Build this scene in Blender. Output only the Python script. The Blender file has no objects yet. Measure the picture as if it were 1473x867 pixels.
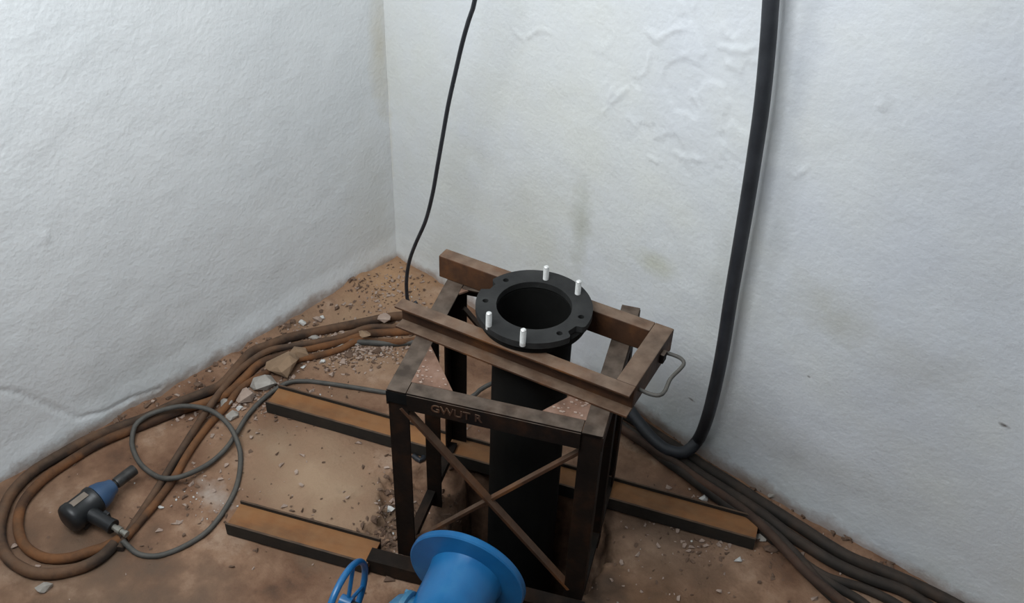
import bpy, bmesh, math, random
import numpy as np
from mathutils import Vector, Matrix, Euler
PI = math.pi
C = bpy.context.scene.collection
scene = bpy.context.scene

# ------------------------------------------------------------------ camera
FPX, PITCH, ROLL, YAW = 1429.48449, 0.669217202, 0.0396653617, 2.28294941
CAM = Vector((2.70983652, -2.34953684, 2.6))
FW = Vector((math.cos(YAW)*math.cos(PITCH), math.sin(YAW)*math.cos(PITCH), -math.sin(PITCH)))
_r = Vector((math.sin(YAW), -math.cos(YAW), 0)); _u = _r.cross(FW)
RT = math.cos(ROLL)*_r + math.sin(ROLL)*_u
UP = -math.sin(ROLL)*_r + math.cos(ROLL)*_u
cam = bpy.data.cameras.new('camera'); cam.sensor_width = 36; cam.lens = 36*FPX/1473; cam.clip_start = .05
co = bpy.data.objects.new('camera', cam); C.objects.link(co)
m3 = Matrix((RT, UP, -FW)).transposed()
co.matrix_world = Matrix.Translation(CAM) @ m3.to_4x4()
scene.camera = co

# ------------------------------------------------------------------ light
w = bpy.data.worlds.new('sky'); scene.world = w; w.use_nodes = True
bg = w.node_tree.nodes['Background']; bg.inputs[0].default_value = (.88, .95, 1.0, 1); bg.inputs[1].default_value = .30
def area(name, loc, target, size, energy, color):
    l = bpy.data.lights.new(name, 'AREA'); l.shape = 'RECTANGLE'; l.size, l.size_y = size; l.energy = energy; l.color = color
    o = bpy.data.objects.new(name, l); C.objects.link(o); o.location = loc
    o.rotation_euler = (Vector(target)-Vector(loc)).to_track_quat('-Z', 'Y').to_euler(); return o
area('wall_falloff_light', (1.15, -2.2, 3.1), (.1, -.35, 1.75), (1.8, 1.2), 76, (.93, .97, 1.0))  # unseen area lamp, added so the walls fade from top to bottom
vs = scene.view_settings
vs.view_transform = 'Standard'; vs.look = 'None'; vs.gamma = 1; vs.exposure = 0.15; vs.use_curve_mapping = False

# ------------------------------------------------------------------ pixel -> place helpers (points on the floor or on a plane)
def ray(px, py):
    return (FW*FPX + RT*(px-736.5) - UP*(py-433.5)).normalized()
def at(px, py, z=0.0):
    d = ray(px, py); t = (z-CAM.z)/d.z; return CAM + d*t
def on_y(px, py, y):
    d = ray(px, py); t = (y-CAM.y)/d.y; return CAM + d*t

# ------------------------------------------------------------------ noise
def vnoise(x, y, s, seed=0):
    x = x/s; y = y/s; xi = np.floor(x).astype(np.int64); yi = np.floor(y).astype(np.int64); fx = x-xi; fy = y-yi
    def h(a, b):
        n = (a*374761393 + b*668265263 + seed*974634777) & 0x7fffffff
        n = ((n ^ (n >> 13))*1274126177) & 0x7fffffff
        return ((n ^ (n >> 16)) & 0xffff)/65535.0
    sx = fx*fx*(3-2*fx); sy = fy*fy*(3-2*fy)
    return (h(xi, yi)*(1-sx)+h(xi+1, yi)*sx)*(1-sy)+(h(xi, yi+1)*(1-sx)+h(xi+1, yi+1)*sx)*sy
def fbm(x, y, s, seed=0, o=4):
    t = 0; a = 1; n = 0
    for i in range(o): t = t+a*vnoise(x, y, s, seed+i); n += a; a *= .5; s *= .5
    return t/n
def sstep(a, b, x):
    t = np.clip((x-a)/(b-a), 0, 1); return t*t*(3-2*t)

# ------------------------------------------------------------------ materials
def mat(name, cols, scale=8, rough=.8, bump=.3, bscale=60, metal=0, dust=None, dust_amt=.5, stretch=(1, 1, 1), spec=.5, ramp=(.3, .7), detail=6):
    m = bpy.data.materials.new(name); m.use_nodes = True; nt = m.node_tree; N = nt.nodes; L = nt.links
    b = N['Principled BSDF']; b.inputs['Roughness'].default_value = rough; b.inputs['Metallic'].default_value = metal
    b.inputs['Specular IOR Level'].default_value = spec
    tc = N.new('ShaderNodeTexCoord'); mp = N.new('ShaderNodeMapping'); mp.inputs['Scale'].default_value = stretch
    L.new(tc.outputs['Object'], mp.inputs[0])
    n = N.new('ShaderNodeTexNoise'); n.inputs['Scale'].default_value = scale; n.inputs['Detail'].default_value = detail; n.inputs['Roughness'].default_value = .62
    L.new(mp.outputs[0], n.inputs['Vector'])
    r = N.new('ShaderNodeValToRGB'); e = r.color_ramp.elements
    k = len(cols); e[0].position = ramp[0]; e[0].color = (*cols[0], 1); e[1].position = ramp[1]; e[1].color = (*cols[-1], 1)
    for i in range(1, k-1):
        x = e.new(ramp[0]+(ramp[1]-ramp[0])*i/(k-1)); x.color = (*cols[i], 1)
    L.new(n.outputs['Fac'], r.inputs[0]); out = r.outputs[0]
    if dust:
        g = N.new('ShaderNodeNewGeometry'); sx = N.new('ShaderNodeSeparateXYZ'); L.new(g.outputs['Normal'], sx.inputs[0])
        mr = N.new('ShaderNodeMapRange'); mr.inputs['From Min'].default_value = .45; mr.inputs['From Max'].default_value = .95
        L.new(sx.outputs['Z'], mr.inputs['Value'])
        n2 = N.new('ShaderNodeTexNoise'); n2.inputs['Scale'].default_value = 22; n2.inputs['Detail'].default_value = 5
        L.new(tc.outputs['Object'], n2.inputs['Vector'])
        mr2 = N.new('ShaderNodeMapRange'); mr2.inputs['From Min'].default_value = .35; mr2.inputs['From Max'].default_value = .65
        mr2.inputs['To Max'].default_value = dust_amt; mr2.inputs['To Min'].default_value = dust_amt*.4; L.new(n2.outputs['Fac'], mr2.inputs['Value'])
        mu = N.new('ShaderNodeMath'); mu.operation = 'MULTIPLY'; L.new(mr.outputs[0], mu.inputs[0]); L.new(mr2.outputs[0], mu.inputs[1])
        mx = N.new('ShaderNodeMix'); mx.data_type = 'RGBA'; L.new(mu.outputs[0], mx.inputs[0]); L.new(out, mx.inputs[6]); mx.inputs[7].default_value = (*dust, 1)
        out = mx.outputs[2]
    L.new(out, b.inputs['Base Color'])
    if bump:
        n3 = N.new('ShaderNodeTexNoise'); n3.inputs['Scale'].default_value = bscale; n3.inputs['Detail'].default_value = 5
        L.new(tc.outputs['Object'], n3.inputs['Vector'])
        bp = N.new('ShaderNodeBump'); bp.inputs['Strength'].default_value = bump; bp.inputs['Distance'].default_value = .004
        L.new(n3.outputs['Fac'], bp.inputs['Height']); L.new(bp.outputs[0], b.inputs['Normal'])
    return m

def blotch(nt, tc, src, centre, radii, color, amt, nscale=9):
    """a ragged colour patch, for stains and painted shade, at one place (object coordinates)"""
    N = nt.nodes; L = nt.links
    mp = N.new('ShaderNodeMapping'); mp.vector_type = 'POINT'
    mp.inputs['Location'].default_value = [-c/r for c, r in zip(centre, radii)]; mp.inputs['Scale'].default_value = [1/r for r in radii]
    L.new(tc.outputs['Object'], mp.inputs[0])
    ln = N.new('ShaderNodeVectorMath'); ln.operation = 'LENGTH'; L.new(mp.outputs[0], ln.inputs[0])
    n = N.new('ShaderNodeTexNoise'); n.inputs['Scale'].default_value = nscale; n.inputs['Detail'].default_value = 5; L.new(tc.outputs['Object'], n.inputs['Vector'])
    ad = N.new('ShaderNodeMath'); ad.operation = 'MULTIPLY_ADD'; L.new(n.outputs['Fac'], ad.inputs[0]); ad.inputs[1].default_value = 1.6; L.new(ln.outputs['Value'], ad.inputs[2])
    mr = N.new('ShaderNodeMapRange'); mr.inputs['From Min'].default_value = 1.9; mr.inputs['From Max'].default_value = .8; mr.inputs['To Max'].default_value = amt
    L.new(ad.outputs[0], mr.inputs['Value'])
    mx = N.new('ShaderNodeMix'); mx.data_type = 'RGBA'; L.new(mr.outputs[0], mx.inputs[0]); L.new(src, mx.inputs[6]); mx.inputs[7].default_value = (*color, 1)
    return mx.outputs[2]

def plaster(name, c1, c2, spots):
    m = mat(name, [c1, c2], scale=1.6, rough=.8, bump=.5, bscale=60, ramp=(.35, .65))
    nt = m.node_tree; b = nt.nodes['Principled BSDF']; tc = [n for n in nt.nodes if n.type == 'TEX_COORD'][0]
    src = b.inputs['Base Color'].links[0].from_socket
    N = nt.nodes; L = nt.links
    # faint dirty splash above the floor, ragged
    n = N.new('ShaderNodeTexNoise'); n.inputs['Scale'].default_value = 7; n.inputs['Detail'].default_value = 8; n.inputs['Roughness'].default_value = .7
    L.new(tc.outputs['Object'], n.inputs['Vector'])
    sx = N.new('ShaderNodeSeparateXYZ'); L.new(tc.outputs['Object'], sx.inputs[0])
    ad = N.new('ShaderNodeMath'); ad.operation = 'MULTIPLY_ADD'; L.new(n.outputs['Fac'], ad.inputs[0]); ad.inputs[1].default_value = -.16; L.new(sx.outputs['Z'], ad.inputs[2])
    mr = N.new('ShaderNodeMapRange'); mr.inputs['From Min'].default_value = -.015; mr.inputs['From Max'].default_value = -.06; mr.inputs['To Max'].default_value = .75
    L.new(ad.outputs[0], mr.inputs['Value'])
    mx = N.new('ShaderNodeMix'); mx.data_type = 'RGBA'; L.new(mr.outputs[0], mx.inputs[0]); L.new(src, mx.inputs[6]); mx.inputs[7].default_value = (.30, .20, .14, 1)
    src = mx.outputs[2]
    for s in spots: src = blotch(nt, tc, src, *s)
    L.new(src, b.inputs['Base Color'])
    # second, coarser trowel relief
    bp = [x for x in N if x.type == 'BUMP'][0]
    n4 = N.new('ShaderNodeTexNoise'); n4.inputs['Scale'].default_value = 9; n4.inputs['Detail'].default_value = 7; L.new(tc.outputs['Object'], n4.inputs['Vector'])
    b2 = N.new('ShaderNodeBump'); b2.inputs['Strength'].default_value = .16; b2.inputs['Distance'].default_value = .02
    L.new(n4.outputs['Fac'], b2.inputs['Height']); L.new(b2.outputs[0], bp.inputs['Normal'])
    return m

WARM = (.56, .545, .47); GREY = (.42, .43, .41)
M = {}
M['wall_left'] = plaster('white_plaster_cool', (.70, .725, .735), (.75, .77, .775), [
    ((0, -.03, 1.0), (.1, .06, .3), (.60, .55, .42), .6), ((0, -.1, .25), (.1, .2, .5), WARM, .35), ((0, -1.2, .1), (.1, .4, .2), GREY, .35)])
def W_(px, py): p = on_y(px, py, 0); return (p.x, 0, p.z)
M['wall_right'] = plaster('white_plaster_stained_and_shaded', (.66, .675, .645), (.65, .675, .70), [
    (W_(1330, 350), (1.0, .1, 1.3), (.57, .60, .655), .75, 3), (W_(990, 140), (.22, .1, .2), (.62, .645, .68), .5, 5),  # first entry: broad bluer, darker patch over the right side
    (W_(556, 200), (.04, .1, .3), (.56, .50, .36), .6), (W_(640, 250), (.22, .1, .5), (.60, .61, .55), .5),
    (W_(838, 320), (.055, .1, .22), (.43, .44, .38), .7), (W_(945, 375), (.10, .1, .06), (.50, .50, .36), .6), (W_(760, 330), (.3, .1, .3), (.58, .585, .52), .5),
    (W_(1148, 150), (.05, .1, .6), (.42, .45, .49), .65), (W_(1045, 400), (.05, .1, .35), (.45, .46, .44), .5), (W_(1130, 330), (.04, .1, .3), (.46, .48, .49), .5),  # vertical grey bands: soft shadow beside the hanging hose, painted into the plaster colour
    (W_(1200, 440), (.16, .1, .13), (.46, .455, .40), .6), (W_(1285, 145), (.03, .1, .03), (.42, .43, .43), .5, 25), (W_(1310, 520), (.2, .1, .12), (.50, .50, .47), .5),
    (W_(1150, 640), (.3, .1, .12), (.48, .48, .46), .5), (W_(1445, 612), (.018, .1, .007), (.08, .06, .05), .95, 30), (W_(1173, 532), (.006, .1, .004), (.12, .10, .08), .9, 30),
    (W_(1002, 567), (.016, .1, .005), (.12, .10, .08), .9, 30)])
M['wall_other'] = plaster('white_plaster_plain', (.55, .57, .58), (.60, .61, .62), [])
def floor_mat():
    m = mat('dirty_concrete', [(.060, .030, .017), (.165, .084, .046), (.26, .15, .09), (.38, .265, .185)], scale=4.5, rough=.85, bump=.8, bscale=90, ramp=(.28, .72), detail=10)
    nt = m.node_tree; N = nt.nodes; L = nt.links; b = N['Principled BSDF']; tc = [n for n in N if n.type == 'TEX_COORD'][0]
    src = b.inputs['Base Color'].links[0].from_socket
    # fine red clay speckle
    n = N.new('ShaderNodeTexNoise'); n.inputs['Scale'].default_value = 26; n.inputs['Detail'].default_value = 8; n.inputs['Roughness'].default_value = .75; L.new(tc.outputs['Object'], n.inputs['Vector'])
    mr = N.new('ShaderNodeMapRange'); mr.inputs['From Min'].default_value = .5; mr.inputs['From Max'].default_value = .68; mr.inputs['To Max'].default_value = .65; L.new(n.outputs['Fac'], mr.inputs['Value'])
    mx = N.new('ShaderNodeMix'); mx.data_type = 'RGBA'; L.new(mr.outputs[0], mx.inputs[0]); L.new(src, mx.inputs[6]); mx.inputs[7].default_value = (.15, .072, .04, 1); src = mx.outputs[2]
    for s in [((.1, -.12, 0), (.35, .3, .3), (.44, .26, .135), .85), ((.25, -.45, 0), (.35, .35, .3), (.36, .24, .15), .7),
              ((.75, -1.05, 0), (.45, .26, .3), (.38, .26, .165), .85), ((1.75, -.45, 0), (.35, .25, .2), (.20, .15, .11), .5),
              ((2.0, -.75, 0), (.5, .36, .2), (.12, .06, .025), .9), ((2.3, -.9, 0), (.6, .3, .2), (.12, .07, .04), .7), ((.5, -1.8, 0), (.6, .3, .2), (.14, .085, .052), .8), ((1.1, -1.75, 0), (.7, .3, .2), (.12, .082, .056), .85),  # patches towards the front also carry the light falloff in their colour
              ((.55, -1.33, 0), (.10, .05, .2), (.50, .46, .41), .5, 30), ((1.38, -.78, -.42), (.60, .52, .46), (.007, .005, .004), 1.0), ((1.33, -.86, -.05), (.36, .26, .12), (.05, .028, .018), .9, 20), ((1.75, -.80, 0), (.10, .16, .1), (.05, .035, .025), .8)]:  # shade in the pit and by the front leg, painted into the colour
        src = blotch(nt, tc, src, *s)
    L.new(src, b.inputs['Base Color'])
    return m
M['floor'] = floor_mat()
DUST = (.15, .115, .09)
M['rust_dark'] = mat('dark_rusted_steel', [(.004, .003, .0025), (.010, .006, .004), (.034, .014, .006)], scale=7, rough=.7, bump=.35, dust=DUST, dust_amt=.8, spec=.15)
M['rust_plain'] = mat('dark_bare_steel', [(.005, .004, .003), (.014, .009, .006), (.035, .018, .010)], scale=8, rough=.8, bump=.3, spec=.2)
M['rust_brown'] = mat('brown_rusted_steel', [(.018, .009, .005), (.060, .026, .012), (.15, .058, .018)], scale=6, rough=.65, bump=.3, dust=(.19, .13, .09), dust_amt=.8, spec=.35)
M['rust_orange'] = mat('orange_rusted_steel', [(.075, .030, .011), (.21, .078, .020), (.28, .12, .035)], scale=7, rough=.8, bump=.25, stretch=(.4, 1, 1), dust=(.26, .15, .07), dust_amt=.4)
M['steel_flange'] = mat('dark_flange_steel', [(.010, .009, .007), (.022, .017, .012)], scale=14, rough=.75, bump=.2, dust=(.13, .07, .035), dust_amt=.8)  # beam flanges, darker than the rusty web
M['gusset'] = mat('rusty_gusset_plate', [(.10, .055, .035), (.19, .105, .07), (.24, .15, .11)], scale=16, rough=.85, bump=.4)
M['pipe'] = mat('black_painted_pipe', [(.003, .003, .003), (.009, .009, .008)], scale=5, rough=.75, bump=.15, spec=.15)
M['flange'] = mat('black_painted_flange', [(.011, .011, .011), (.028, .028, .027)], scale=12, rough=.7, bump=.2, spec=.3)
M['bore'] = mat('black_pipe_bore', [(.004, .004, .004), (.008, .008, .008)], rough=.9, bump=0, spec=.1)
M['stud'] = mat('zinc_stud', [(.60, .60, .58), (.72, .72, .70)], scale=40, rough=.35, metal=.25, bump=.1)
M['blue'] = mat('blue_paint', [(.006, .095, .26), (.012, .14, .34), (.05, .22, .40)], scale=6, rough=.33, bump=.08, bscale=25, spec=.6, ramp=(.3, .85))
M['blue_dusty'] = mat('dusty_blue_paint', [(.02, .11, .24), (.06, .19, .31), (.18, .27, .32)], scale=22, rough=.45, bump=.3, bscale=40)
M['rubber'] = mat('black_rubber', [(.012, .014, .018), (.028, .031, .037)], scale=14, rough=.5, bump=.15)
M['rubber_grey'] = mat('grey_rubber', [(.035, .035, .032), (.075, .07, .062)], scale=20, rough=.7, bump=.3, dust=(.13, .115, .095), dust_amt=.5)
M['hose_dusty'] = mat('dust_coated_hose', [(.014, .009, .006), (.03, .016, .009), (.11, .052, .024), (.04, .021, .012)], scale=4.5, rough=.9, bump=.4, dust=(.17, .105, .065), dust_amt=.42)
M['hose_rust'] = mat('clay_coated_hose', [(.016, .010, .007), (.05, .022, .010), (.18, .070, .022), (.06, .028, .012)], scale=4, rough=.9, bump=.4, dust=(.16, .085, .042), dust_amt=.35)
M['hose_dark'] = mat('dark_dusty_hose', [(.006, .005, .0045), (.018, .013, .009), (.045, .026, .016)], scale=9, rough=.8, bump=.35, dust=(.065, .045, .032), dust_amt=.5)
M['hose_reddish'] = mat('reddish_brown_hose', [(.012, .008, .006), (.05, .024, .014), (.10, .042, .022)], scale=5, rough=.85, bump=.35, dust=(.09, .055, .035), dust_amt=.5)
M['tool_black'] = mat('black_tool_housing', [(.008, .009, .010), (.016, .017, .018)], scale=20, rough=.42, bump=.1)
M['tool_blue'] = mat('blue_tool_nose', [(.02, .055, .12), (.045, .09, .17)], scale=10, rough=.4, bump=.05)
M['tool_steel'] = mat('dull_steel', [(.035, .034, .033), (.09, .085, .08)], scale=30, rough=.4, metal=.6, bump=.1)
M['fitting'] = mat('worn_metal_fitting', [(.15, .145, .12), (.34, .33, .29)], scale=40, rough=.45, metal=.5, bump=.2)
M['label_plate'] = mat('worn_tool_label', [(.16, .13, .10), (.26, .21, .17)], scale=30, rough=.6, bump=0)
M['stone_tan'] = mat('tan_stone', [(.21, .135, .08), (.30, .20, .125)], scale=14, rough=.95, bump=.6)
M['stone_pink'] = mat('pinkish_stone', [(.30, .215, .17), (.42, .32, .26)], scale=14, rough=.95, bump=.6)
M['stone_grey'] = mat('grey_mortar', [(.27, .245, .215), (.40, .37, .33)], scale=14, rough=.95, bump=.6)
M['stone_white'] = mat('white_plaster_bit', [(.50, .49, .46), (.62, .61, .58)], scale=14, rough=.9, bump=.4)
M['stone_brown'] = mat('brown_clod', [(.10, .06, .04), (.17, .105, .07)], scale=14, rough=.95, bump=.7)

# ------------------------------------------------------------------ mesh builder
class MB:
    def __init__(s): s.v = []; s.f = []; s.smooth = []
    def add(s, vs, fs, smooth=False):
        o = len(s.v); s.v += [tuple(v) for v in vs]; s.f += [tuple(i+o for i in f) for f in fs]; s.smooth += [smooth]*len(fs); return s
    def box(s, x0, x1, y0, y1, z0, z1):
        vs = [(x0, y0, z0), (x1, y0, z0), (x1, y1, z0), (x0, y1, z0), (x0, y0, z1), (x1, y0, z1), (x1, y1, z1), (x0, y1, z1)]
        return s.add(vs, [(0, 3, 2, 1), (4, 5, 6, 7), (0, 1, 5, 4), (1, 2, 6, 5), (2, 3, 7, 6), (3, 0, 4, 7)])
    def bar(s, a, b, w, h, up=(0, 0, 1)):
        a = Vector(a); b = Vector(b); d = (b-a).normalized(); x = d.cross(Vector(up)).normalized(); y = x.cross(d)
        vs = [p+x*i*w/2+y*j*h/2 for p in (a, b) for i, j in ((-1, -1), (1, -1), (1, 1), (-1, 1))]
        return s.add(vs, [(0, 1, 2, 3), (7, 6, 5, 4), (0, 4, 5, 1), (1, 5, 6, 2), (2, 6, 7, 3), (3, 7, 4, 0)])
    def prism(s, poly, z0, z1):
        n = len(poly); vs = [(x, y, z0) for x, y in poly]+[(x, y, z1) for x, y in poly]
        return s.add(vs, [tuple(range(n))[::-1], tuple(range(n, 2*n))]+[(i, (i+1) % n, (i+1) % n+n, i+n) for i in range(n)])
    def lathe(s, prof, n=40, M4=None, smooth=True, closed=False):
        vs = []; fs = []; k = len(prof)
        for r, z in prof:
            for i in range(n): a = 2*PI*i/n; vs.append(Vector((r*math.cos(a), r*math.sin(a), z)))
        if M4: vs = [M4 @ v for v in vs]
        for j in range(k if closed else k-1):
            for i in range(n):
                a, b = j*n+i, j*n+(i+1) % n; c, d = ((j+1) % k)*n+(i+1) % n, ((j+1) % k)*n+i; fs.append((a, b, c, d))
        if not closed:
            if prof[0][0] > 1e-6: fs.append(tuple(range(n))[::-1])
            if prof[-1][0] > 1e-6: fs.append(tuple(range((k-1)*n, k*n)))
        return s.add(vs, fs, smooth)
    def tube(s, pts, r, n=12, smooth=True):
        pts = [Vector(p) for p in pts]; k = len(pts); vs = []; fs = []
        t = (pts[1]-pts[0]).normalized(); x = t.orthogonal().normalized()
        for i, p in enumerate(pts):
            t2 = (pts[min(i+1, k-1)]-pts[max(i-1, 0)]).normalized()
            x = (x-t2*x.dot(t2)).normalized(); y = t2.cross(x)
            rr = r[i] if isinstance(r, (list, tuple)) else r
            for j in range(n): a = 2*PI*j/n; vs.append(p+(x*math.cos(a)+y*math.sin(a))*rr)
        for i in range(k-1):
            for j in range(n): fs.append((i*n+j, i*n+(j+1) % n, (i+1)*n+(j+1) % n, (i+1)*n+j))
        fs += [tuple(range(n))[::-1], tuple(range((k-1)*n, k*n))]
        return s.add(vs, fs, smooth)
    def build(s, name, m, parent=None, bevel=0, loc=None):
        me = bpy.data.meshes.new(name); me.from_pydata(s.v, [], s.f); me.polygons.foreach_set('use_smooth', s.smooth); me.update()
        bm = bmesh.new(); bm.from_mesh(me); bmesh.ops.recalc_face_normals(bm, faces=bm.faces); bm.to_mesh(me); bm.free()
        me.materials.append(m)
        if any(s.smooth): me.set_sharp_from_angle(angle=math.radians(40))
        o = bpy.data.objects.new(name, me); C.objects.link(o)
        if parent: o.parent = parent
        if loc: o.location = loc
        if bevel:
            b = o.modifiers.new('bevel', 'BEVEL'); b.width = bevel; b.segments = 2; b.limit_method = 'ANGLE'
        return o
def tag(o, label, cat, group=None, kind=None):
    o['label'] = label; o['category'] = cat
    if group: o['group'] = group
    if kind: o['kind'] = kind
    return o
def empty(name, loc, rz=0, label=None, cat=None, group=None):
    o = bpy.data.objects.new(name, None); C.objects.link(o); o.location = loc; o.rotation_euler = (0, 0, rz); o.empty_display_size = .05
    return tag(o, label, cat, group)
def smooth_path(P, step=.02):
    P = [Vector(p) for p in P]; out = []
    Q = [P[0]*2-P[1]]+P+[P[-1]*2-P[-2]]
    for i in range(1, len(Q)-2):
        a, b, c, d = Q[i-1:i+3]; n = max(2, int((c-b).length/step))
        for k in range(n):
            t = k/n; out.append(.5*((2*b)+(c-a)*t+(2*a-5*b+4*c-d)*t*t+(3*b-a-3*c+d)*t**3))
    out.append(P[-1]); return out

# ------------------------------------------------------------------ floor with the broken pit
PHI = 0.463053615                               # heading of the steel stand
def to_uv(x, y): return x*math.cos(PHI)+y*math.sin(PHI), -x*math.sin(PHI)+y*math.cos(PHI)
def pix_uv(px, py): p = at(px, py); return to_uv(p.x, p.y)
LEDGE = [pix_uv(*q) for q in ((570, 672), (548, 690), (545, 732), (523, 765), (560, 800), (640, 840), (830, 868), (880, 800), (868, 745), (800, 700), (690, 655))]
HOLE = [pix_uv(*q) for q in ((672, 668), (655, 715), (640, 770), (660, 825), (820, 862), (880, 800), (858, 742), (790, 700))]
def polydist(x, y, P):
    d = np.full(np.shape(x), 1e9); ins = np.zeros(np.shape(x), bool); n = len(P)
    for i in range(n):
        ax, ay = P[i]; bx, by = P[(i+1) % n]; ex, ey = bx-ax, by-ay
        t = np.clip(((x-ax)*ex+(y-ay)*ey)/(ex*ex+ey*ey), 0, 1)
        d = np.minimum(d, np.hypot(x-ax-t*ex, y-ay-t*ey))
        c = (ay > y) != (by > y); xs = ex*(y-ay)/(ey if ey else 1e-9)+ax; ins ^= c & (x < xs)
    return np.where(ins, d, -d)
def linedist(x, y, P):
    d = np.full(np.shape(x), 1e9)
    for i in range(len(P)-1):
        ax, ay = P[i]; bx, by = P[i+1]; ex, ey = bx-ax, by-ay
        t = np.clip(((x-ax)*ex+(y-ay)*ey)/(ex*ex+ey*ey), 0, 1); d = np.minimum(d, np.hypot(x-ax-t*ex, y-ay-t*ey))
    return d
CRACK = [tuple(at(*q).xy) for q in ((552, 682), (520, 705), (497, 722), (482, 745), (470, 752))]
def height(x, y):
    x = np.asarray(x, float); y = np.asarray(y, float)
    h = (fbm(x, y, .5, 3)-.5)*.016+(fbm(x, y, .06, 9, 3)-.5)*.006
    h = h-.004
    # debris banked along both walls and in the corner
    nz = fbm(x, y, .07, 21, 3)
    h = h+(.045*sstep(.14, .0, x+.05*(nz-.5))*nz+.035*sstep(.09, .0, -y+.05*(nz-.5))*nz)*sstep(.05, .4, np.hypot(x, y))
    h = h+.034*sstep(.5, .22, np.hypot(x, y))*(.7+.6*nz)
    # spalled skin of the slab
    sp = fbm(x, y, .22, 40, 4); h = h-.004*sstep(.56, .59, sp)
    h = h-.006*sstep(.010, .002, linedist(x, y, CRACK)+.006*(nz-.5))
    u = x*math.cos(PHI)+y*math.sin(PHI); v = -x*math.sin(PHI)+y*math.cos(PHI)
    rag = (fbm(x, y, .05, 77, 3)-.5)*.045
    dl = polydist(u, v, LEDGE)+rag; dh = polydist(u, v, HOLE)+rag
    rough = fbm(x, y, .05, 55, 4)
    h = h-sstep(0, .010, dl)*(.028+.11*(rough-.35))-sstep(.0, .16, dl)*.03
    h = h-sstep(-.01, .05, dh)*(.55+.1*rough)-sstep(.02, .06, dh)*.5
    return h
def hz(x, y): return float(height(np.array([x]), np.array([y]))[0])

def grid(name, xs, ys, fn, m):
    X, Y = np.meshgrid(xs, ys); V = fn(X, Y).reshape(-1, 3); nx, ny = len(xs), len(ys)
    i = np.arange(nx-1)[None, :]+np.arange(ny-1)[:, None]*nx; F = np.stack([i, i+1, i+nx+1, i+nx], -1).reshape(-1, 4)
    me = bpy.data.meshes.new(name); me.from_pydata(V.tolist(), [], F.tolist()); me.polygons.foreach_set('use_smooth', [True]*len(F)); me.materials.append(m); me.update()
    o = bpy.data.objects.new(name, me); C.objects.link(o); o['kind'] = 'structure'; return o
xs = np.concatenate([np.arange(-.1, 2.6, .011), np.arange(2.6, 4.5, .1)]); ys = np.concatenate([np.arange(-4.3, -2.1, .1), np.arange(-2.1, .1, .011)])
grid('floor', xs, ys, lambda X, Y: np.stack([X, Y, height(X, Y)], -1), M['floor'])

# ------------------------------------------------------------------ walls
BLIST = [on_y(px, py, 0) for px, py in ((940, 60), (985, 110), (1010, 150), (960, 200))]
SCARS = [[(on_y(*q, 0).x, on_y(*q, 0).z) for q in L_] for L_ in (
    [(885, 125), (878, 145), (905, 165), (930, 190)], [(930, 40), (950, 55), (975, 40), (1020, 35)], [(740, 45), (755, 58), (775, 42), (800, 48)],
    [(970, 205), (985, 222), (1020, 225), (1050, 222), (1075, 238), (1110, 265), (1150, 250), (1182, 225)], [(915, 195), (935, 220), (950, 228)],
    [(1000, 130), (1012, 150), (1020, 160)], [(990, 75), (1030, 60), (1080, 70), (1100, 60)], [(870, 160), (900, 130), (935, 100), (940, 70)], [(1270, 130), (1285, 150)])]
def right_disp(x, z):
    n = fbm(x, z, .35, 5); h = (n-.5)*.010+(fbm(x, z, .09, 15, 4)-.5)*.003
    cx, cz = BLIST[1].x, BLIST[1].z
    r = np.hypot((x-cx)/.30, (z-cz)/.26)
    wob = fbm(x, z, .05, 31, 3)
    mask = sstep(1.3, .7, r)
    h = h-.0032*mask*sstep(.50, .52, fbm(x, z, .11, 61, 5))                     # flaked plaster skin
    for S in SCARS:
        d = linedist(x, z, S)+.03*(wob-.5); h = h+.0038*sstep(.008, .001, d)*sstep(.35, .6, fbm(x, z, .08, 201, 3))
    h = h+.04*sstep(.7, 1.8, x)*sstep(2.5, 1.9, x)+.008*sstep(.2, .0, z)*(.5+wob)
    return h
LCR = [[(on_x.y, on_x.z) for on_x in [(lambda d: CAM+d*(-CAM.x/d.x))(ray(*q)) for q in L_]] for L_ in (
    [(0, 560), (30, 565), (60, 580), (110, 600), (150, 590), (190, 570), (230, 555)], [(300, 555), (400, 490), (470, 435), (540, 385)], [(62, 335), (66, 345)])]
def left_disp(y, z):
    h = (fbm(y, z, .4, 105)-.5)*.009+(fbm(y, z, .08, 115, 4)-.5)*.003
    wob = fbm(y, z, .05, 131, 3)
    h = h-.006*sstep(.010, .002, linedist(y, z, LCR[0])+.008*(wob-.5))
    h = h+.012*sstep(.16, .04, z+.03*(wob-.5))*(.6+.5*wob)
    h = h+.005*sstep(.010, .002, linedist(y, z, LCR[2]))
    return h
zs = np.concatenate([np.arange(-.15, 2.3, .009), np.arange(2.3, 4.2, .1)])
grid('wall_right', np.concatenate([np.concatenate([np.arange(-.06, .6, .0125), np.arange(.6, 2.0, .007), np.arange(2.0, 3.0, .0125)]), np.arange(3.0, 4.5, .1)]), zs, lambda X, Z: np.stack([X, -right_disp(X, Z), Z], -1), M['wall_right'])
grid('wall_left', np.concatenate([np.arange(-4.3, -2.0, .1), np.arange(-2.0, .08, .0125)]), zs, lambda Y, Z: np.stack([left_disp(Y, Z), Y, Z], -1), M['wall_left'])
MB().box(4.4, 4.6, -4.4, .1, -.15, 4.1).build('wall_east', M['wall_other'])['kind'] = 'structure'
MB().box(-.1, 4.5, -4.5, -4.3, -.15, 4.1).build('wall_south', M['wall_other'])['kind'] = 'structure'

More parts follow.
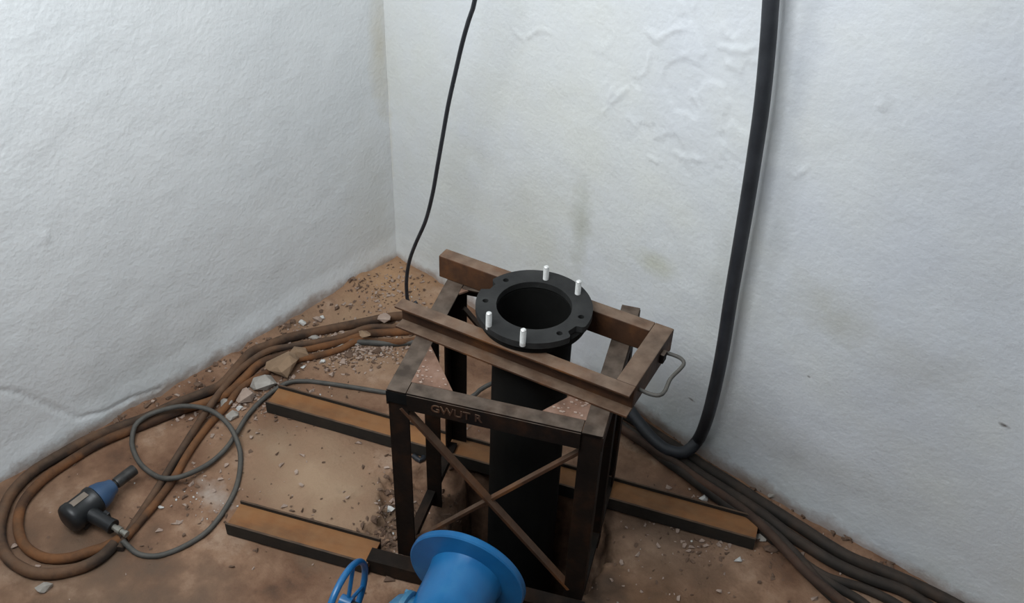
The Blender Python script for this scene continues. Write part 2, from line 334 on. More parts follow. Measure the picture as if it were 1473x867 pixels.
# ------------------------------------------------------------------ I-beams on the floor
def floor_beam(a, b, width, label, group, tail=None):
    a = Vector(a); b = Vector(b); d = b-a; L_ = d.length; ang = math.atan2(d.y, d.x)
    t = empty('steel_beam', (a.x, a.y, 0), ang, label, 'beam', group)
    MB().box(0, L_, .004, width-.004, .030, .039).build('web', M['rust_orange'], t, .001)
    MB().box(0, L_, 0, .008, 0, .053).build('flange', M['steel_flange'], t, .0015)
    MB().box(0, L_, width-.007, width, 0, .053).build('flange', M['steel_flange'], t, .0015)
    return t
A0 = at(383.8, 592.8); A1 = at(1083, 791)
floor_beam((A0.x, A0.y), (A1.x, A1.y), .10, 'long rusty steel beam lying under the stand and sticking out on both sides', 'floor beams carrying the stand')
B0 = at(326.4, 768.3); B1 = at(530, 826)
floor_beam((B0.x, B0.y), (B1.x, B1.y), .105, 'short rusty steel beam lying in front, left of the blue valve', 'floor beams carrying the stand')

# ------------------------------------------------------------------ steel stand
U0, U1, V0, V1, ZT = .585, 1.172, -1.520, -1.000, .76
c, s_ = math.cos(PHI), math.sin(PHI)
ox, oy = U0*c-V0*s_, U0*s_+V0*c
st = empty('steel_stand', (ox, oy, 0), PHI, 'dark rusty angle-iron stand with cross braces around the pipe', 'stand')
WS, D_ = U1-U0, V1-V0
T = .006; LG = .058
def angle_leg(x, y, sx, sy, z0, z1, name='leg', lg=LG):
    m = MB(); xa, xb = sorted((x, x+sx*lg)); ya, yb = sorted((y, y+sy*T)); m.box(xa, xb, ya, yb, z0, z1)
    xa, xb = sorted((x, x+sx*T)); ya, yb = sorted((y+sy*T, y+sy*lg)); m.box(xa, xb, ya, yb, z0, z1)
    return m.build(name, M['rust_dark'], st, .001)
ZB = .053
angle_leg(0, 0, 1, 1, ZB, ZT-T); angle_leg(WS, 0, -1, 1, ZB, ZT-T)
angle_leg(0, D_, 1, -1, ZB, ZT-T); angle_leg(WS, D_, -1, -1, ZB, ZT-T)
angle_leg(0, D_*.52, 1, 1, -.02, ZT-T, lg=.05); angle_leg(WS, D_*.50, -1, 1, -.02, ZT-T, lg=.05)
# top rails: angle iron, flat on top, web on the outside
def rail(x0, x1, y0, y1, side, wd=.05, dp=.055):
    m = MB()
    if side in 'fb':
        yy = (y0, y0+wd) if side == 'f' else (y1-wd, y1); m.box(x0, x1, *yy, ZT-T, ZT)
        yy = (y0-.002, y0+T-.002) if side == 'f' else (y1-T+.002, y1+.002); m.box(x0, x1, *yy, ZT-dp, ZT-T)
    else:
        xx = (x0, x0+wd) if side == 'l' else (x1-wd, x1); m.box(*xx, y0, y1, ZT-T, ZT)
        xx = (x0-.002, x0+T-.002) if side == 'l' else (x1-T+.002, x1+.002); m.box(*xx, y0, y1, ZT-dp, ZT-T)
    return m.build('top_rail', M['rust_dark'], st, .001)
rail(.055, WS-.055, -.003, D_, 'f', .045, .062); rail(.055, WS-.055, 0, D_, 'b', .045)
rail(-.002, WS, -.004, D_+.002, 'l', .055); rail(0, WS+.002, -.004, D_+.03, 'r', .055)
# triangular gusset plates in the front corners
g = MB().prism([(.052, .042), (.17, .042), (.052, .20)], ZT-.008, ZT+.001).build('gusset_plate', M['gusset'], st, .001)
g['label'] = 'rusty triangular corner plate dusted with chips'
g = MB().prism([(WS-.052, .042), (WS-.052, .20), (WS-.17, .042)], ZT-.008, ZT+.001).build('gusset_plate', M['gusset'], st, .001)
MB().prism([(.052, D_-.04), (.052, D_-.07), (.08, D_-.04)], ZT-.008, ZT-.001).build('gusset_plate', M['gusset'], st, .001)
# cross braces of flat / angle section on the front, thinner ones on the sides
MB().bar((.035, .012, ZT-.065), (WS-.045, .012, ZB+.035), .010, .026, (0, 1, 0)).build('cross_brace', M['rust_brown'], st, .001)
MB().bar((WS-.055, .024, ZT-.095), (.04, .024, ZB+.05), .010, .020, (0, 1, 0)).build('cross_brace', M['rust_brown'], st, .001)
MB().bar((.05, D_-.012, ZT-.10), (WS-.06, D_-.012, .10), .008, .022, (0, 1, 0)).build('cross_brace', M['rust_dark'], st, .001)
# base rails
m = MB(); m.box(-.085, WS+.01, -.052, -.002, .0, .056); m.build('base_rail', M['rust_plain'], st, .001)
MB().box(.0, .03, .05, D_-.02, .030, .056).build('base_rail', M['rust_plain'], st, .001)
MB().box(WS-.03, WS, .05, D_-.02, .030, .056).build('base_rail', M['rust_plain'], st, .001)
# raised weld lettering on the front rail, worn and hard to read
cu = bpy.data.curves.new('weld', 'FONT'); cu.body = 'GWUT R'; cu.size = .036; cu.extrude = .0014; cu.offset = .0005; cu.align_x = 'CENTER'
to = bpy.data.objects.new('weld', cu); C.objects.link(to); dg = bpy.context.evaluated_depsgraph_get()
me = bpy.data.meshes.new_from_object(to.evaluated_get(dg)); bpy.data.objects.remove(to)
me.name = 'weld_lettering'; me.materials.clear(); me.materials.append(M['rust_brown'])
lt = bpy.data.objects.new('weld_lettering', me); C.objects.link(lt); lt.parent = st; lt.location = (.195, -.0055, ZT-.044); lt.rotation_euler = (PI/2, 0, 0)
lt['label'] = 'weld-bead letters on the front rail, rusted and worn'

MB().box(-.004, .056, -.0045, -.0005, ZT-.045, ZT-.007).build('end_cap', M['bore'], st, .001)
# ------------------------------------------------------------------ clamp frame on top of the stand
ZC = .84; CA = math.radians(13.5)
p0 = at(567, 440, ZC)
cf = empty('clamp_frame', (p0.x, p0.y, ZT), CA, 'U-shaped brown steel channel frame resting on top of the stand, gripping the pipe', 'frame')
CL, CWD, H0, H1 = .722, .315, .001, ZC-ZT
def channel_x(x0, x1, y_open, y_web, name='beam'):
    """channel along x: web at y_web, flanges reaching y_open"""
    m = MB(); ya, yb = sorted((y_open, y_web)); t = .007
    m.box(x0, x1, ya, yb, H1-t, H1); m.box(x0, x1, ya, yb, H0, H0+t)
    w0, w1 = (yb-t, yb) if y_web > y_open else (ya, ya+t); m.box(x0, x1, w0, w1, H0+t, H1-t)
    return m.build(name, M['rust_brown'], cf, .0015)
channel_x(0, CL, 0, .043)
b2 = MB().box(-.022, CL-.056, CWD-.044, CWD, H0, H1).build('beam', M['rust_brown'], cf, .003)
MB().box(CL-.056, CL, .0435, CWD, H0, H1).build('end_beam', M['rust_brown'], cf, .003)
MB().box(CL, CL+.012, CWD-.10, CWD-.075, .03, .06).build('lug', M['rust_dark'], cf, .001)
hp = smooth_path([(CL-.002, .075, .045), (CL+.03, .072, .045), (CL+.055, .078, .047), (CL+.062, .10, .048), (CL+.058, .15, .05), (CL+.066, .20, .05), (CL+.066, .228, .05), (CL+.045, .245, .048), (CL-.002, .248, .045)], .008)
o = MB().tube(hp, .0055, 10).build('handle', M['rubber_grey'], cf); o['label'] = 'bent grey rod handle on the right end'

# ------------------------------------------------------------------ pipe with flange
cd = Vector((math.cos(CA), math.sin(CA))); cn = Vector((-cd.y, cd.x))
pc = Vector((p0.x, p0.y))+cd*.362+cn*.157
RP = .1135; ZF = .86
pt = empty('flanged_pipe', (pc.x, pc.y, -.5), 0, 'black vertical steel pipe with a wide bolted flange on top, held in the stand', 'pipe')
zz = .5
MB().lathe([(RP, -.02), (RP, ZF+zz), (RP-.008, ZF+zz), (RP-.008, -.02)], 64, closed=True).build('pipe_barrel', M['pipe'], pt)
# flange: ring plate with two edge slots, made from an outline with bolt holes
def ring_plate(R, r, z0, z1, holes, slots, name, m, parent):
    bm = bmesh.new(); n = 160; out = []
    for i in range(n):
        a = 2*PI*i/n; rr = R
        for sa, hw, dp in slots:
            da = abs((a-sa+PI) % (2*PI)-PI)
            if da < hw: rr = R-dp*min(1, ((hw-da)/hw)*3)
        out.append((rr*math.cos(a), rr*math.sin(a)))
    def loop(pts): 
        vs = [bm.verts.new((x, y, z0)) for x, y in pts]; return [bm.edges.new((vs[i], vs[(i+1) % len(vs)])) for i in range(len(vs))]
    E = loop(out)+loop([(r*math.cos(2*PI*i/72), r*math.sin(2*PI*i/72)) for i in range(72)])
    for hr, ha, hs in holes: E += loop([(hr*math.cos(ha)+hs*math.cos(2*PI*i/16), hr*math.sin(ha)+hs*math.sin(2*PI*i/16)) for i in range(16)])
    bmesh.ops.triangle_fill(bm, use_beauty=True, edges=E)
    ext = bmesh.ops.extrude_face_region(bm, geom=bm.faces[:]); bmesh.ops.translate(bm, vec=(0, 0, z1-z0), verts=[v for v in ext['geom'] if isinstance(v, bmesh.types.BMVert)])
    bmesh.ops.recalc_face_normals(bm, faces=bm.faces); me = bpy.data.meshes.new(name); bm.to_mesh(me); bm.free(); me.materials.append(m)
    o = bpy.data.objects.new(name, me); C.objects.link(o); o.parent = parent; return o
FT = .885
def ang_of(px, py, z=FT): p = at(px, py, z); return math.atan2(p.y-pc.y, p.x-pc.x), math.hypot(p.x-pc.x, p.y-pc.y)
holes = [(.136, ang_of(*q)[0], .0085) for q in ((695, 432), (729, 404), (842, 457), (811, 486))]
sl = [(ang_of(708, 412)[0], .16, .022), (ang_of(838, 482)[0], .17, .022)]
fl = ring_plate(.163, RP-.008, FT+zz-.020, FT+zz, holes, sl, 'flange', M['flange'], pt); fl['label'] = 'black flange ring with four empty bolt holes'
MB().lathe([(RP+.0005, FT+zz-.044), (.152, FT+zz-.044), (.154, FT+zz-.022), (RP+.0005, FT+zz-.022)], 64, closed=True).build('collar', M['pipe'], pt)
for i, (px, py) in enumerate(((703, 468), (752, 492), (831, 422), (785, 401))):
    p = at(px, py, FT); x, y = p.x-pc.x, p.y-pc.y
    m = MB(); r = .0085; prof = [(.0, -.01), (r, -.01), (r, 0)]
    for k in range(10): prof += [(r, .004*k+.001), (r*.86, .004*k+.003)]
    prof += [(r*.9, .043), (r*.55, .0455), (0, .0455)]
    m.lathe(prof, 14); o = m.build('stud', M['stud'], pt, loc=(x, y, FT+zz))
    if i == 0: o['label'] = 'bright zinc threaded stud'
    else: o['label'] = 'bright zinc threaded stud'

# ------------------------------------------------------------------ blue valve lying in front of the stand
fc = Vector((1.49805, -1.08718, .231)); nrm = Vector((-.36057, .93183, .04099)).normalized(); RF = .1755
q = (-nrm).to_track_quat('Z', 'Y')
bv = empty('blue_valve', (fc.x-nrm.x*.30, fc.y-nrm.y*.30, 0), 0, 'bright blue painted flanged valve lying on its side in front of the stand', 'valve')
off = fc-Vector(bv.location)
def V4(z=0): return Matrix.Translation(off) @ q.to_matrix().to_4x4() @ Matrix.Translation((0, 0, z))
MB().lathe([(.085, 0), (RF-.004, 0), (RF, .004), (RF, .020), (RF-.004, .024), (.085, .024)], 96, V4(), closed=True).build('flange', M['blue'], bv)
MB().lathe([(.085, .002), (.109, .0245), (.106, .04), (.104, .10), (.104, .16), (.112, .20), (.140, .28), (.150, .34), (.135, .42), (.110, .48), (.104, .50), (.104, .56), (.085, .56), (.085, .30)], 72, V4(), closed=True).build('body', M['blue'], bv)
MB().lathe([(.085, .56), (RF-.004, .56), (RF, .564), (RF, .58), (RF-.004, .584), (.085, .584)], 96, V4(), closed=True).build('flange', M['blue'], bv)
axis = -nrm
side = Vector((-.9326, -.3609, .03)); side = (side-axis*side.dot(axis)).normalized()
sq = side.to_track_quat('Z', 'Y').to_matrix().to_4x4()
BZ = .225
bc = off+axis*BZ
B4 = Matrix.Translation(bc) @ sq
MB().lathe([(.078, .05), (.080, .095), (.092, .099), (.092, .112), (.080, .118), (.072, .135), (.050, .150), (.030, .156), (.024, .175), (0, .178)], 48, B4).build('bonnet', M['blue_dusty'], bv)
for k in range(6):
    a = 2*PI*k/6+.3
    MB().lathe([(0, .110), (.009, .110), (.009, .121), (0, .122)], 6, B4 @ Matrix.Translation((.083*math.cos(a), .083*math.sin(a), 0)), smooth=False).build('bolt', M['blue_dusty'], bv)
MB().tube([B4 @ Vector((0, 0, .17)), B4 @ Vector((0, 0, .29))], .012, 14).build('stem', M['tool_steel'], bv)
wp = []
WR = .115; WZ = .275
m = MB(); ring = [B4 @ Vector((WR*math.cos(2*PI*i/56), WR*math.sin(2*PI*i/56), WZ)) for i in range(57)]
m.tube(ring, .0095, 12)
o = m.build('handwheel', M['blue'], bv)
for k in range(4):
    a = PI/2*k+.5
    MB().tube([B4 @ Vector((.014*math.cos(a), .014*math.sin(a), WZ-.006)), B4 @ Vector((WR*math.cos(a), WR*math.sin(a), WZ))], .006, 8).build('spoke', M['blue'], o)
MB().lathe([(0, WZ-.02), (.020, WZ-.02), (.020, WZ+.014), (0, WZ+.014)], 20, B4).build('hub', M['blue'], o)

# ------------------------------------------------------------------ hoses and cables
def hose(name, pix, r, m, label, cat, group=None, extra=0, first=None, last=None, n=14):
    P = []
    for q in pix:
        ex = q[2] if len(q) > 2 else 0
        z = r+extra+ex; p = at(q[0], q[1], z)
        for _ in range(2):
            z2 = max(hz(p.x, p.y), -.01)+r*.92+extra+ex; p = at(q[0], q[1], z2)
        P.append(p)
    if first: P = first+P
    if last: P = P+last
    P = smooth_path(P, .015)
    rd = right_disp(np.array([p.x for p in P]), np.array([p.z for p in P])); ld = left_disp(np.array([p.y for p in P]), np.array([p.z for p in P]))
    for p, a_, b_ in zip(P, rd, ld): p.y = min(p.y, -a_-r*1.03); p.x = max(p.x, b_+r*1.03)
    return tag(MB().tube(P, r, n).build(name, m), label, cat, group)
GL = 'clay-coated hoses bunched along the left wall'; GR = 'dark hoses bunched along the right wall'
hose('hose', [(640, 448), (600, 452), (560, 456), (530, 462), (500, 468), (470, 474), (440, 480), (410, 487), (385, 497), (362, 506), (340, 530), (320, 552), (298, 563), (250, 582), (211, 600), (170, 615), (125, 633), (85, 655), (45, 680), (15, 712), (2, 745), (0, 775), (10, 800), (28, 815), (52, 824), (85, 824), (120, 815), (147, 800), (165, 782)],
     .0185, M['hose_dusty'], 'dusty brown hose forming the outermost big loop at the left wall', 'hose', GL)
hose('hose', [(640, 468), (600, 475), (560, 478), (530, 480), (500, 488), (470, 496), (440, 502), (405, 512), (375, 522), (350, 545), (332, 562), (305, 576), (255, 592), (205, 612), (150, 634), (105, 660), (62, 690), (35, 720), (26, 748), (30, 775), (45, 793), (70, 803), (100, 802), (130, 793), (152, 786), (172, 775)],
     .0165, M['hose_rust'], 'rust-orange hose forming the inner big loop beside the impact wrench', 'hose', GL)
hose('hose', [(610, 462, .0), (570, 470, .01), (530, 471, .015), (490, 485, .015), (455, 492, .02), (420, 498, .02), (385, 505, .02), (350, 528, .02), (318, 562, .02), (298, 590, .02), (275, 625, .01), (250, 665, 0), (228, 700, 0), (205, 735, 0), (182, 770, 0), (172, 790, 0)],
     .0130, M['hose_dusty'], 'brown hose running straight down past the small cable loop, left of its twin', 'hose', GL)
hose('hose', [(600, 489), (575, 492), (545, 491), (515, 490), (490, 502), (455, 512), (432, 516, .003), (400, 528), (370, 543), (345, 560), (325, 585), (300, 612), (272, 650), (250, 688), (225, 722), (200, 752), (180, 775)],
     .0135, M['hose_rust'], 'orange clay-smeared hose running straight down past the small cable loop, right of its twin', 'hose', GL)
hose('hose', [(600, 492), (560, 494), (525, 492), (500, 490), (488, 486)], .0125, M['rubber_grey'], 'short grey hose end lying on rubble just left of the stand', 'hose')
# air line of the wrench
W = [(725, 546, .05), (706, 552, .05), (690, 561, .04), (678, 571, .01), (640, 582, .005), (600, 572, .005), (575, 566), (552, 564), (515, 558), (468, 551), (437, 548), (412, 551, .005), (384, 569, .005), (358, 595, .005), (342, 620, .014), (325, 645, .012), (300, 667, .01), (265, 684, .034), (240, 688, .03), (222, 683, .01), (202, 667), (191, 645), (190, 630, .008), (194, 613, .03), (205, 602, .042), (226, 592, .045), (262, 584, .055), (300, 589, .05), (328, 610, .04), (343, 640, .014), (346, 665), (340, 700), (322, 735), (297, 765), (262, 787), (228, 799), (200, 797), (184, 785, .012), (176, 777, .025)]
hose('air_hose', W, .0088, M['rubber_grey'], 'thin grey rubber air hose coiled in a small loop and leading to the impact wrench', 'hose')
# thin cable from above down into the corner bundle
yc = at(586, 434, .05).y
cp = [on_y(683+(683-665)*k/4, -15*k*4, yc) for k in (3, 1)]+[on_y(*q, yc) for q in ((683, 0), (674, 30), (665, 62), (655, 105), (645, 150), (637, 195), (630, 235), (622, 280), (612, 318), (598, 350), (589, 375), (585, 400), (585, 420), (587, 434))]
e1 = at(593, 437, .03); e2 = at(600, 434, .035)
tag(MB().tube(smooth_path(cp+[e1, e2], .02), .0075, 10).build('cable', M['rubber']), 'thin black cable hanging down in front of the wall corner, hooked at its end', 'cable')
# big black hose
yb = -.10
bp = [on_y(1118, -150, yb), on_y(1113, -60, yb)]+[on_y(*q, yb) for q in ((1109, 0), (1104, 70), (1096, 150), (1086, 220), (1075, 290), (1063, 360), (1051, 430), (1040, 500), (1028, 560), (1016, 605))]
bp += [at(1003, 634, .085), at(985, 650, .055), at(962, 648, .045), at(940, 632, .045), (at(918, 606, .045)), at(900, 582, .045), at(878, 560, .045), at(845, 548, .045)]
bp = smooth_path(bp, .02)
for p, a_ in zip(bp, right_disp(np.array([p.x for p in bp]), np.array([p.z for p in bp]))): p.y = min(p.y, -a_-.023)
tag(MB().tube(bp, .0215, 20).build('large_hose', M['rubber']), 'thick black rubber hose hanging in front of the right wall and curling onto the floor', 'hose')
hose('hose', [(850, 590), (893, 612), (920, 630, .005), (950, 655, .005), (985, 680, .01), (1020, 706, .01), (1050, 728, .01), (1080, 745, .015), (1110, 766, .01), (1145, 800, .008), (1175, 835), (1215, 872), (1250, 905)], .0195, M['hose_dark'], 'dark hose on the floor side of the right wall bunch, leaving the wall first', 'hose', GR)
hose('hose', [(850, 580), (895, 594), (945, 626), (980, 648), (1015, 672), (1050, 693), (1085, 716), (1115, 735), (1150, 757), (1190, 783), (1225, 803), (1265, 819), (1310, 838), (1360, 862), (1410, 890)], .020, M['hose_dark'], 'dark hose lying tight against the right wall', 'hose', GR)
hose('hose', [(870, 600, .02), (930, 640, .02), (975, 668, .025), (1005, 690, .025), (1045, 716, .03), (1080, 742, .03), (1110, 770, .03), (1135, 797, .025), (1165, 828, .02), (1200, 856, .015), (1235, 885, .01)], .0155, M['hose_reddish'], 'reddish-brown hose riding on top of the right wall bunch', 'hose', GR)
hose('hose', [(930, 636), (975, 660), (1010, 684, .0), (1050, 709), (1095, 738), (1130, 765), (1165, 788), (1205, 812), (1250, 832), (1300, 850), (1340, 875), (1380, 905)], .019, M['hose_dark'], 'dark hose second from the right wall, running next to the outermost one', 'hose', GR)
hose('hose', [(1070, 740), (1110, 775), (1150, 805), (1190, 830), (1240, 845), (1285, 866), (1320, 890)], .015, M['hose_dark'], 'dark hose in the middle of the bunch near the bottom edge', 'hose', GR)
hose('hose', [(1090, 756, .0), (1130, 792), (1165, 818), (1200, 842), (1235, 862), (1270, 890)], .0145, M['hose_dark'], 'dark hose beside the reddish-brown one near the bottom edge', 'hose', GR)
hose('hose', [(595, 655), (604, 662), (611, 655), (613, 640), (610, 628)], .010, M['rubber'], 'short curl of black hose poking out under the long beam between the stand legs', 'hose')

# ------------------------------------------------------------------ impact wrench
a = at(97, 752, .05); b = at(189, 689, .03); d = Vector((b.x-a.x, b.y-a.y, 0)); ang = math.atan2(d.y, d.x); TL = d.length
iw = empty('impact_wrench', (a.x, a.y, 0), ang, 'black and blue pneumatic impact wrench lying on the floor with a long socket', 'wrench')
zt = .056+.004
X4 = Matrix.Translation((0, 0, zt)) @ Matrix.Rotation(PI/2, 4, 'Y')
s1 = TL/.25
MB().lathe([(0, -.004), (.030, -.004), (.044, .002), (.050, .012), (.050, .03), (.047, .034), (.047, .09), (.050, .094), (.050, .108), (.044, .112), (0, .112)], 32, X4).build('housing', M['tool_black'], iw)
MB().lathe([(0, .1125), (.045, .1125), (.046, .122), (.040, .145), (.029, .166), (.026, .176), (.024, .180), (0, .180)], 32, X4).build('nose', M['tool_blue'], iw)['label'] = 'blue tapered nose'
MB().lathe([(0, .1805), (.013, .1805), (.013, .189), (.0185, .190), (.0195, .194), (.0195, .262), (.018, .266), (.012, .266), (.012, .245), (0, .245)], 24, X4).build('socket', M['tool_steel'], iw)['label'] = 'dull steel impact socket'
hd = Vector((math.sin(.12), -math.cos(.12), -.10)).normalized()
h0 = Vector((.062, -.03, zt-.002)); h1 = h0+hd*.10
MB().tube([h0, h0+hd*.03, h0+hd*.07, h1], [.026, .024, .022, .025], 16).build('handle', M['tool_black'], iw, .002)
MB().box(.088, .100, -.085, -.062, zt-.02, zt+.002).build('trigger', M['tool_black'], iw, .003)
f0 = h1; f1 = h1+hd*.055
MB().tube([f0, f0+hd*.012, f0+hd*.013, f0+hd*.03, f0+hd*.031, f0+hd*.045, f0+hd*.046, f1], [.010, .010, .0125, .0125, .009, .009, .011, .011], 12, smooth=False).build('hose_fitting', M['fitting'], iw)['label'] = 'worn bright metal hose fitting'
MB().prism([(.022, -.012), (.088, -.012), (.088, .012), (.022, .012)], zt+.0465, zt+.0485).build('name_plate', M['label_plate'], iw, .0005)
MB().box(.030, .088, -.030, .030, .002, .02).build('support_rib', M['tool_black'], iw, .004)

# ------------------------------------------------------------------ stones
def rock_mesh(seed, sx, sy, sz, npt=16):
    rnd = random.Random(seed); bm = bmesh.new()
    for i in range(npt):
        v = Vector((rnd.gauss(0, 1), rnd.gauss(0, 1), rnd.gauss(0, 1))).normalized()*rnd.uniform(.82, 1.0)
        bm.verts.new((v.x*sx, v.y*sy, v.z*sz))
    r = bmesh.ops.convex_hull(bm, input=bm.verts); junk = [g for g in r['geom_interior'] if isinstance(g, bmesh.types.BMVert)]
    if junk: bmesh.ops.delete(bm, geom=list(set(junk)), context='VERTS')
    bmesh.ops.recalc_face_normals(bm, faces=bm.faces)
    me = bpy.data.meshes.new('rock'); bm.to_mesh(me); bm.free(); return me
STONES = [
 (407, 527, .060, .056, .040, 'tan', 'largest tan stone in the rubble, between the hoses and the grey air hose'),
 (430, 511, .036, .034, .030, 'tan', 'rounded tan stone touching the right side of the largest stone'),
 (381, 510, .030, .018, .016, 'stone_pink', 'flat pale pinkish stone above and left of the largest stone'),
 (380, 551, .050, .040, .024, 'grey', 'flat grey mortar slab just below the largest stone'),
 (353, 571, .034, .034, .024, 'pink', 'pinkish angular stone left of the grey mortar slab'),
 (326, 581, .028, .020, .014, 'grey', 'grey stone wedge beside the straight orange hose'),
 (335, 598, .026, .022, .012, 'grey', 'greyish flat stone touching the air hose at the lower end of the rubble'),
 (345, 588, .014, .012, .008, 'white', 'small pale chip between the pinkish stone and the air hose'),
 (553, 458, .026, .022, .016, 'pink', 'pale pinkish stone perched on the hoses close to the clamp frame'),
 (525, 480, .024, .020, .014, 'tan', 'small tan stone lying on the hoses, left of the stand'),
 (448, 483, .034, .016, .010, 'grey', 'long flat grey piece lying between two hoses'),
 (452, 502, .036, .010, .010, 'tan', 'thin elongated tan shard right of the two big tan stones'),
 (465, 520, .014, .010, .008, 'white', 'small bright white chip right of the tan stones'),
 (456, 460, .020, .014, .012, 'pink', 'pinkish stone against the left wall above the hoses'),
 (435, 465, .016, .014, .012, 'white', 'whitish stone against the left wall at the edge of the bare soil'),
 (464, 457, .010, .008, .008, 'white', 'tiny white chip beside the pinkish stone at the left wall'),
 (479, 538, .016, .016, .010, 'pink', 'small round pinkish stone above the end of the long beam'),
 (493, 521, .014, .012, .008, 'pink', 'small pinkish chip in the rubble behind the long beam'),
 (370, 524, .018, .014, .012, 'tan', 'yellowish stone lodged between two hoses left of the largest stone'),
 (490, 498, .022, .012, .008, 'grey', 'flat grey shard in the rubble, mid-way to the stand'),
 (515, 496, .020, .009, .007, 'grey', 'narrow grey shard in the rubble nearest the hose end'),
 (557, 482, .018, .012, .008, 'pink', 'pale flat chip between hoses right beside the clamp frame'),
 (500, 510, .022, .014, .010, 'brown', 'brown clod in the middle of the rubble patch'),
 (540, 505, .022, .016, .010, 'brown', 'brown clod nearest the left rail of the stand'),
 (436, 528, .010, .008, .006, 'white', 'tiny bright chip right under the largest stone'),
 (391, 588, .012, .010, .006, 'pink', 'small pinkish chip right of the air hose, near the beam end'),
 (232, 729, .011, .009, .006, 'white', 'white chip on the open floor inside the air hose loop'),
 (64, 846, .026, .016, .012, 'grey', 'grey stone on the bare floor in the bottom left corner'),
 (22, 785, .012, .010, .007, 'pink', 'pale chip between the two big hose loops'),
 (1012, 716, .016, .014, .010, 'white', 'bright white chip between the long beam and the right wall hoses'),
 (1095, 773, .022, .014, .010, 'grey', 'pale angular chip at the right end of the long beam'),
 (1108, 790, .028, .014, .010, 'brown', 'brown clod just right of the long beam end'),
 (1040, 722, .014, .012, .008, 'grey', 'grey chip beside the right wall hoses, right of the white chip'),
 (1112, 713, .018, .012, .014, 'grey', 'grey lump of mortar stuck at the foot of the right wall'),
 (1062, 805, .014, .010, .008, 'white', 'small whitish chip below the right end of the long beam'),
 (562, 742, .018, .012, .010, 'white', 'white chip in the broken floor left of the front leg'),
 (330, 545, .024, .018, .014, 'brown', 'brown clod against the hoses near the left wall'),
 (285, 552, .020, .014, .012, 'brown', 'brown clod at the foot of the left wall, behind the hoses'),
]
for i, (px, py, sx, sy, sz, cname, label) in enumerate(STONES):
    cname = cname.replace('stone_', '')
    p = at(px, py, .012); p = at(px, py, hz(p.x, p.y)+sz*.6)
    sx *= 1.2; sy *= 1.2; sz *= 1.15
    me = rock_mesh(100+i, sx, sy, sz, 18 if sx > .03 else 13); me.materials.append(M['stone_'+cname])
    o = bpy.data.objects.new('stone', me); C.objects.link(o)
    onh = label.find('hoses close') > 0 or 'lying on the hoses' in label
    o.location = (p.x, p.y, hz(p.x, p.y)+sz*(.72)+(.03 if onh else 0)); 
    if onh: q_ = at(px, py, .045); o.location = (q_.x, q_.y, .048)
    # long axis roughly across the view, a little random turn
    o.rotation_euler = (random.Random(i).uniform(-.15, .15), random.Random(i+9).uniform(-.15, .15), math.atan2(RT.y, RT.x)+random.Random(i+50).uniform(-.5, .5)+(-.25 if sx > 2*sy else 0))
    tag(o, label, 'stone', 'loose stones and mortar bits on the floor')

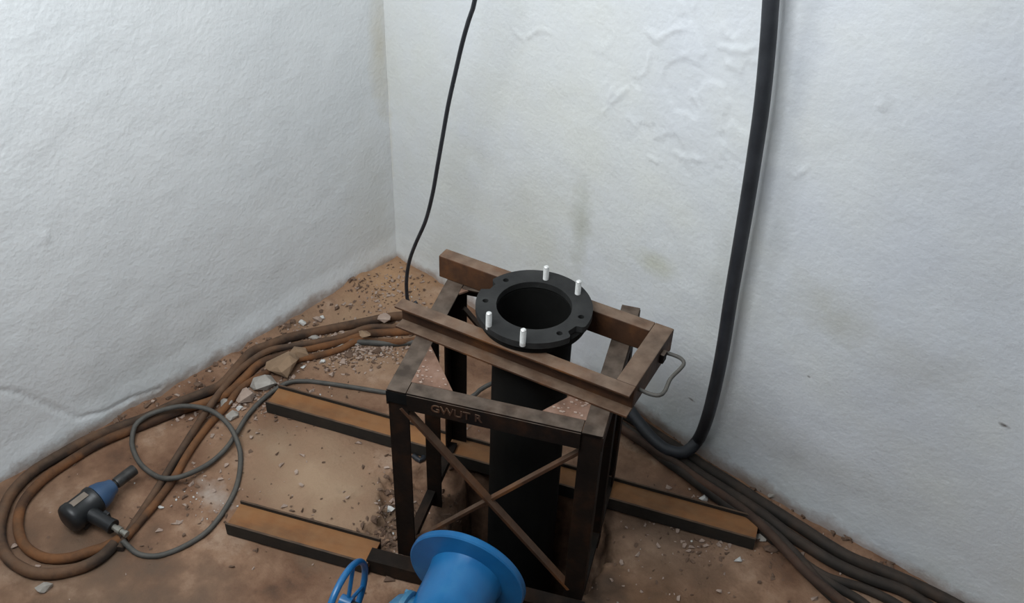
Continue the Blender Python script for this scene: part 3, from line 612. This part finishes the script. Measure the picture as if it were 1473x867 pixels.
# small crumbs nobody could count
def crumbs(name, n, zones, size, m, label, seed):
    rnd = random.Random(seed); V = []; F = []
    base = []
    for k in range(6):
        me = rock_mesh(seed*10+k, 1, .75, .5, 7); base.append(([tuple(v.co) for v in me.vertices], [tuple(p.vertices) for p in me.polygons])); bpy.data.meshes.remove(me)
    pts = []
    for (cx, cy, rx, ry, share) in zones:
        for _ in range(int(n*share)):
            px = cx+rnd.gauss(0, rx); py = cy+rnd.gauss(0, ry); p = at(px, py)
            if p.x < .02 or p.y > -.02 or p.x > 2.6 or p.y < -2.1: continue
            pts.append((p.x, p.y))
    H = height(np.array([p[0] for p in pts]), np.array([p[1] for p in pts]))
    for (x, y), h in zip(pts, H):
        s = size*rnd.choice([.5, .6, .8, 1, 1.5]); a = rnd.uniform(0, 6.28); vs, fs = rnd.choice(base); o = len(V)
        for v in vs: V.append((x+s*(v[0]*math.cos(a)-v[1]*math.sin(a)), y+s*(v[0]*math.sin(a)+v[1]*math.cos(a)), h+s*.3+s*v[2]))
        F += [tuple(i+o for i in f) for f in fs]
    me = bpy.data.meshes.new(name); me.from_pydata(V, [], F); me.materials.append(m); o = bpy.data.objects.new(name, me); C.objects.link(o)
    tag(o, label, 'debris', None, 'stuff')
Z_R = [(500, 498, 50, 14, .42), (380, 560, 40, 25, .12), (560, 430, 40, 22, .12), (300, 580, 60, 18, .05), (1040, 745, 60, 30, .10), (575, 740, 18, 34, .10), (500, 650, 260, 120, .10), (1000, 830, 120, 50, .05), (280, 720, 60, 30, .03)]
crumbs('rubble_crumbs', 1500, Z_R, .0085, M['stone_brown'], 'brown crumbs of soil and broken concrete scattered on the floor', 3)
crumbs('pebble_crumbs', 1100, Z_R, .0100, M['stone_pink'], 'pale pinkish grit scattered through the rubble on the floor', 5)
crumbs('plaster_crumbs', 150, Z_R+[(275, 715, 25, 10, .15)], .0045, M['stone_white'], 'tiny white plaster flakes scattered over the floor', 7)
crumbs('broken_edge_rubble', 150, [(566, 738, 14, 34, .5), (545, 765, 14, 14, .2), (640, 700, 18, 40, .3)], .016, M['stone_brown'], 'jagged broken concrete bits along the edge of the pit under the stand', 19)
crumbs('wall_foot_debris', 700, [(x, 385+(545-x)*.565, 18, 5, .07) for x in range(60, 540, 48)]+[(x, 400+(x-620)*.615, 18, 4, .05) for x in range(930, 1300, 60)], .012, M['stone_brown'], 'crumbled soil and plaster along the foot of both walls', 11)
# plaster flakes lying on the two front corner plates of the stand
m = MB(); rnd = random.Random(4)
for k in range(46):
    a = rnd.random(); b = rnd.random()
    if a+b > 1: a, b = 1-a, 1-b
    x = .056+a*.10; y = .046+b*.14
    if k % 2: x = WS-x
    r = rnd.uniform(.0012, .0035); t = rnd.uniform(0, 6)
    m.prism([(x+r*1.6*math.cos(t+i*PI/2), y+r*math.sin(t+i*PI/2)) for i in range(4)], ZT+.0012, ZT+.0012+r*.7)
o = m.build('plaster_flakes', M['stone_pink'], st); o['kind'] = 'stuff'
